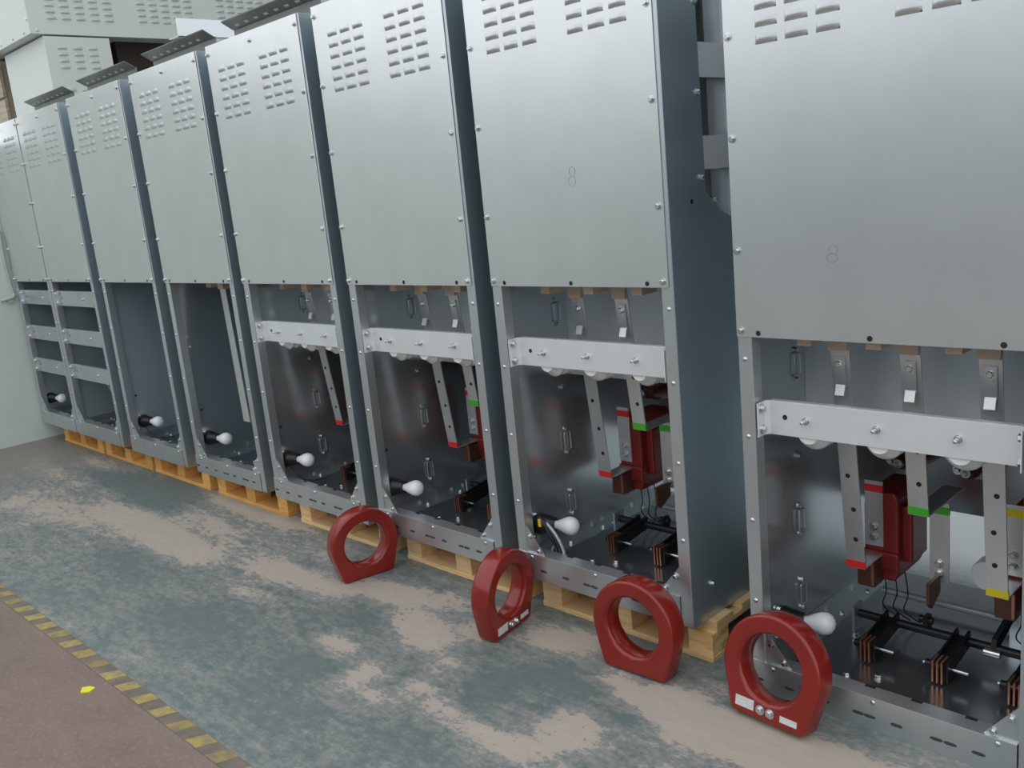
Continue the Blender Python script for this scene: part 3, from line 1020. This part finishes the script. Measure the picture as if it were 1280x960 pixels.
# ------------------------------------------------------------------ red toroids
def toroid_mesh():
    hc, Ro, ri, wb, t = 0.157, 0.156, 0.099, 0.121, 0.078
    n = 64
    # outer outline: arc of the round top, tangent flanks down to a flat foot with rounded corners
    A = math.radians(-14)
    outer = []
    k_arc = 44
    for k in range(k_arc + 1):
        a = A + (math.pi - 2 * A) * k / k_arc
        outer.append((Ro * math.cos(a), hc + Ro * math.sin(a)))
    ex, ez = outer[-1]
    cr = 0.016
    foot = [(-wb - .0225, .09), (-wb - .0035, .022), (-wb + .001, .009), (-wb + .008, .002), (-wb + .018, 0.0), (-wb / 2, 0), (0, 0), (wb / 2, 0), (wb - .018, 0), (wb - .008, .002), (wb - .001, .009), (wb + .0035, .022), (wb + .0225, .09)]
    outer = outer + foot
    N = len(outer)
    c = Vector((0, hc))
    inner = []
    for (x, z) in outer:
        d = (Vector((x, z)) - c).normalized()
        inner.append((c.x + ri * d.x, c.y + ri * d.y))

    def off(pts, d):
        out = []
        for i in range(len(pts)):
            p0, p1 = Vector(pts[i - 1]), Vector(pts[(i + 1) % len(pts)])
            tt = (p1 - p0).normalized()
            nrm = Vector((tt.y, -tt.x))
            out.append((pts[i][0] - nrm.x * d, pts[i][1] - nrm.y * d))
        return out
    b = 0.009
    loops = []
    prof_o = [(0.0, b), (0.0, b), (b * .3, b * .3), (b, 0), (t - b, 0), (t - b * .3, b * .3), (t, b)]
    for y, d in prof_o[1:]:
        loops.append([(x, y, z) for x, z in off(outer, d)])
    ring_i = [(t, 0.012), (t - .004, 0.004), (t - .012, 0.0), (.012, 0.0), (.004, .004), (0.0, .012)]
    for y, d in ring_i:
        loops.append([(c.x + (x - c.x) * (ri + d) / ri, y, c.y + (z - c.y) * (ri + d) / ri) for x, z in inner])
    vs = [p for lp in loops for p in lp]
    fs = []
    Ln = len(loops)
    for i in range(Ln):
        j = (i + 1) % Ln
        for k in range(N):
            k2 = (k + 1) % N
            fs.append((i * N + k, i * N + k2, j * N + k2, j * N + k))
    mb = MB().add(vs, fs, True)
    fl = Ln - 1
    for i_ in range(N):
        mb.sm[fl * N + i_] = False
        mb.sm[5 * N + i_] = False
    me = mb.mesh('body', M_red)
    me.validate()
    import bmesh
    bm = bmesh.new()
    bm.from_mesh(me)
    bmesh.ops.recalc_face_normals(bm, faces=bm.faces)
    bm.to_mesh(me)
    bm.free()
    for e in me.edges:
        pass
    return me


ME_tor = toroid_mesh()


def toroid(x, y, psi, tilt, label, stickers, sc=1.0):
    r = thing('toroid_transformer', label, 'transformer', (x, y, 0), group='red toroids standing in front of the cabinets')
    w = Vector((-math.sin(tilt) * math.sin(psi), math.sin(tilt) * math.cos(psi), math.cos(tilt)))
    u = Vector((math.cos(psi), math.sin(psi), 0))
    nb = u.cross(w) * -1          # pointing away from the viewer
    mt = Matrix(((u.x, -nb.x, w.x), (u.y, -nb.y, w.y), (u.z, -nb.z, w.z)))
    if mt.determinant() < 0:
        mt = Matrix(((u.x, nb.x, w.x), (u.y, nb.y, w.y), (u.z, nb.z, w.z)))
    r.rotation_euler = mt.to_euler()
    # a leaning body rests on its rear lower edge: lift so the lowest point meets the floor
    low = min((mt @ v.co).z for v in ME_tor.vertices)
    r.location.z = -low + 0.0005
    b = link('body', ME_tor, r)
    r.scale = (sc, sc, sc)
    if stickers:
        tag(obj('name_plate', MB().box(-.102, -.040, -.0012, .001, .022, .052), M_label, r), 'white sticker')
        tag(obj('name_plate', MB().box(.046, .100, -.0012, .001, .022, .040), M_label, r), 'white sticker')
        for xx in (-.018, .014):
            link('terminal_screw', ME_bigbolt, r, (xx, 0, .033))
    return r


toroid(-2.565, -0.165, math.radians(78.5), -0.03, 'red toroid turned sideways with plain face, farthest of the four from the camera', False, .97)
toroid(-1.705, -0.154, math.radians(101), -0.05, 'red toroid turned sideways with white stickers on its face, by the cabinet corner', True, .97)
toroid(-1.164, -0.152, 0.039, 0.043, 'red toroid facing the camera with a plain face, in front of the rightmost pallet', False)
toroid(-0.685, -0.163, -0.072, 0.20, 'red toroid with white stickers leaning back against the cabinet that stands on the floor', True)

# ------------------------------------------------------------------ white cabinets stacked behind the row
def white_box(name, label, x0, x1, y0, y1, z0, z1, cols):
    t = thing(name, label, 'cabinet', (x1, y0, z0))
    obj('shell', MB().box(x0 - x1, 0, 0, y1 - y0, 0, z1 - z0), M_wbox, t, bevel=.004)
    for (ys, zs, nc, nr, py, pz) in cols:
        for i in range(nc):
            for j in range(nr):
                link('louver', ME_louverw, t, (0, ys - y0 + i * py, zs - z0 + j * pz), (0, 0, math.pi / 2))
    for yy in (.06, (y1 - y0) / 2, y1 - y0 - .06):
        link('bolt', ME_bigbolt, t, (0.0, yy, .03), (0, 0, math.pi / 2))
    for zz in (.12, .42, .75):
        link('bolt', ME_bigbolt, t, (-.03, 0, zz))
        link('bolt', ME_bigbolt, t, (-.03 - zz, 0, .03))
    return t


white_box('white_cabinet', 'small white louvred cabinet squeezed under the long white one, above the row', -9.30, -8.235, 1.0, 1.58, 1.3 + ZF, 3.113 + ZF,
          [(1.145, 2.85 + ZF, 3, 4, .135, .055), (1.16, 2.655 + ZF, 2, 1, .135, .055)])
white_box('white_cabinet', 'long white cabinet with louvre groups, topmost of the stack behind the row', -11.2, -8.235, .90, 4.3, 3.127 + ZF, 4.5 + ZF,
          [(1.10, 3.265 + ZF, 5, 6, .128, .053), (1.93, 3.275 + ZF, 5, 6, .118, .053), (2.75, 3.30 + ZF, 5, 6, .112, .055)])
cr = thing('wooden_crate', 'worn wooden crate at the far left behind the small white cabinet', 'crate', (-10.5, .98, 0))
for k in range(10):
    obj('plank', MB().box(0, 1.02, 0, .03, .02 + k * .32, .02 + k * .32 + .29), M_oldwood, cr, bevel=.002)
obj('crate_body', MB().box(.0, 1.0, .03, .3, 0, 3.24), M_oldwood, cr)
tag(obj('gap_shade_block', MB().box(-9.30, -8.45, 1.72, 4.2, 0, 3.127 + ZF - .001), M_gapshade), 'dark block standing in for shade under the long white cabinet', 'crate')  # added dark block in place of the shadow beneath the stack
tag(obj('gap_shade_block', MB().box(-11.2, -9.305, 1.30, 1.70, 0, 3.127 + ZF - .001).box(-11.2, -9.305, 1.70, 3.0, 0, 3.0), M_gapshade), 'dark block standing in for shade in the narrow gap behind the worn wooden crate', 'crate')  # added dark fill where the gap is only shaded
tag(obj('cabinet_plinth', MB().box(-9.28, -8.25, 1.02, 1.56, 0, 1.3 + ZF - .0005), M_oldwood), 'wooden plinth below the small white cabinet', 'plinth')
# pale angle section lying across the roof flap of the slim-bar cabinet
sh = MB().box(-3.85, -3.847, .02, .34, 0, .085).box(-3.95, -3.847, .02, .34, 0, .003)
so = obj('sheet_angle', sh, M_sheet, None, (0, 0, H + ZF + .101))
tag(so, 'bright white angle section lying on the dark roof flap of a cabinet', 'metal angle')
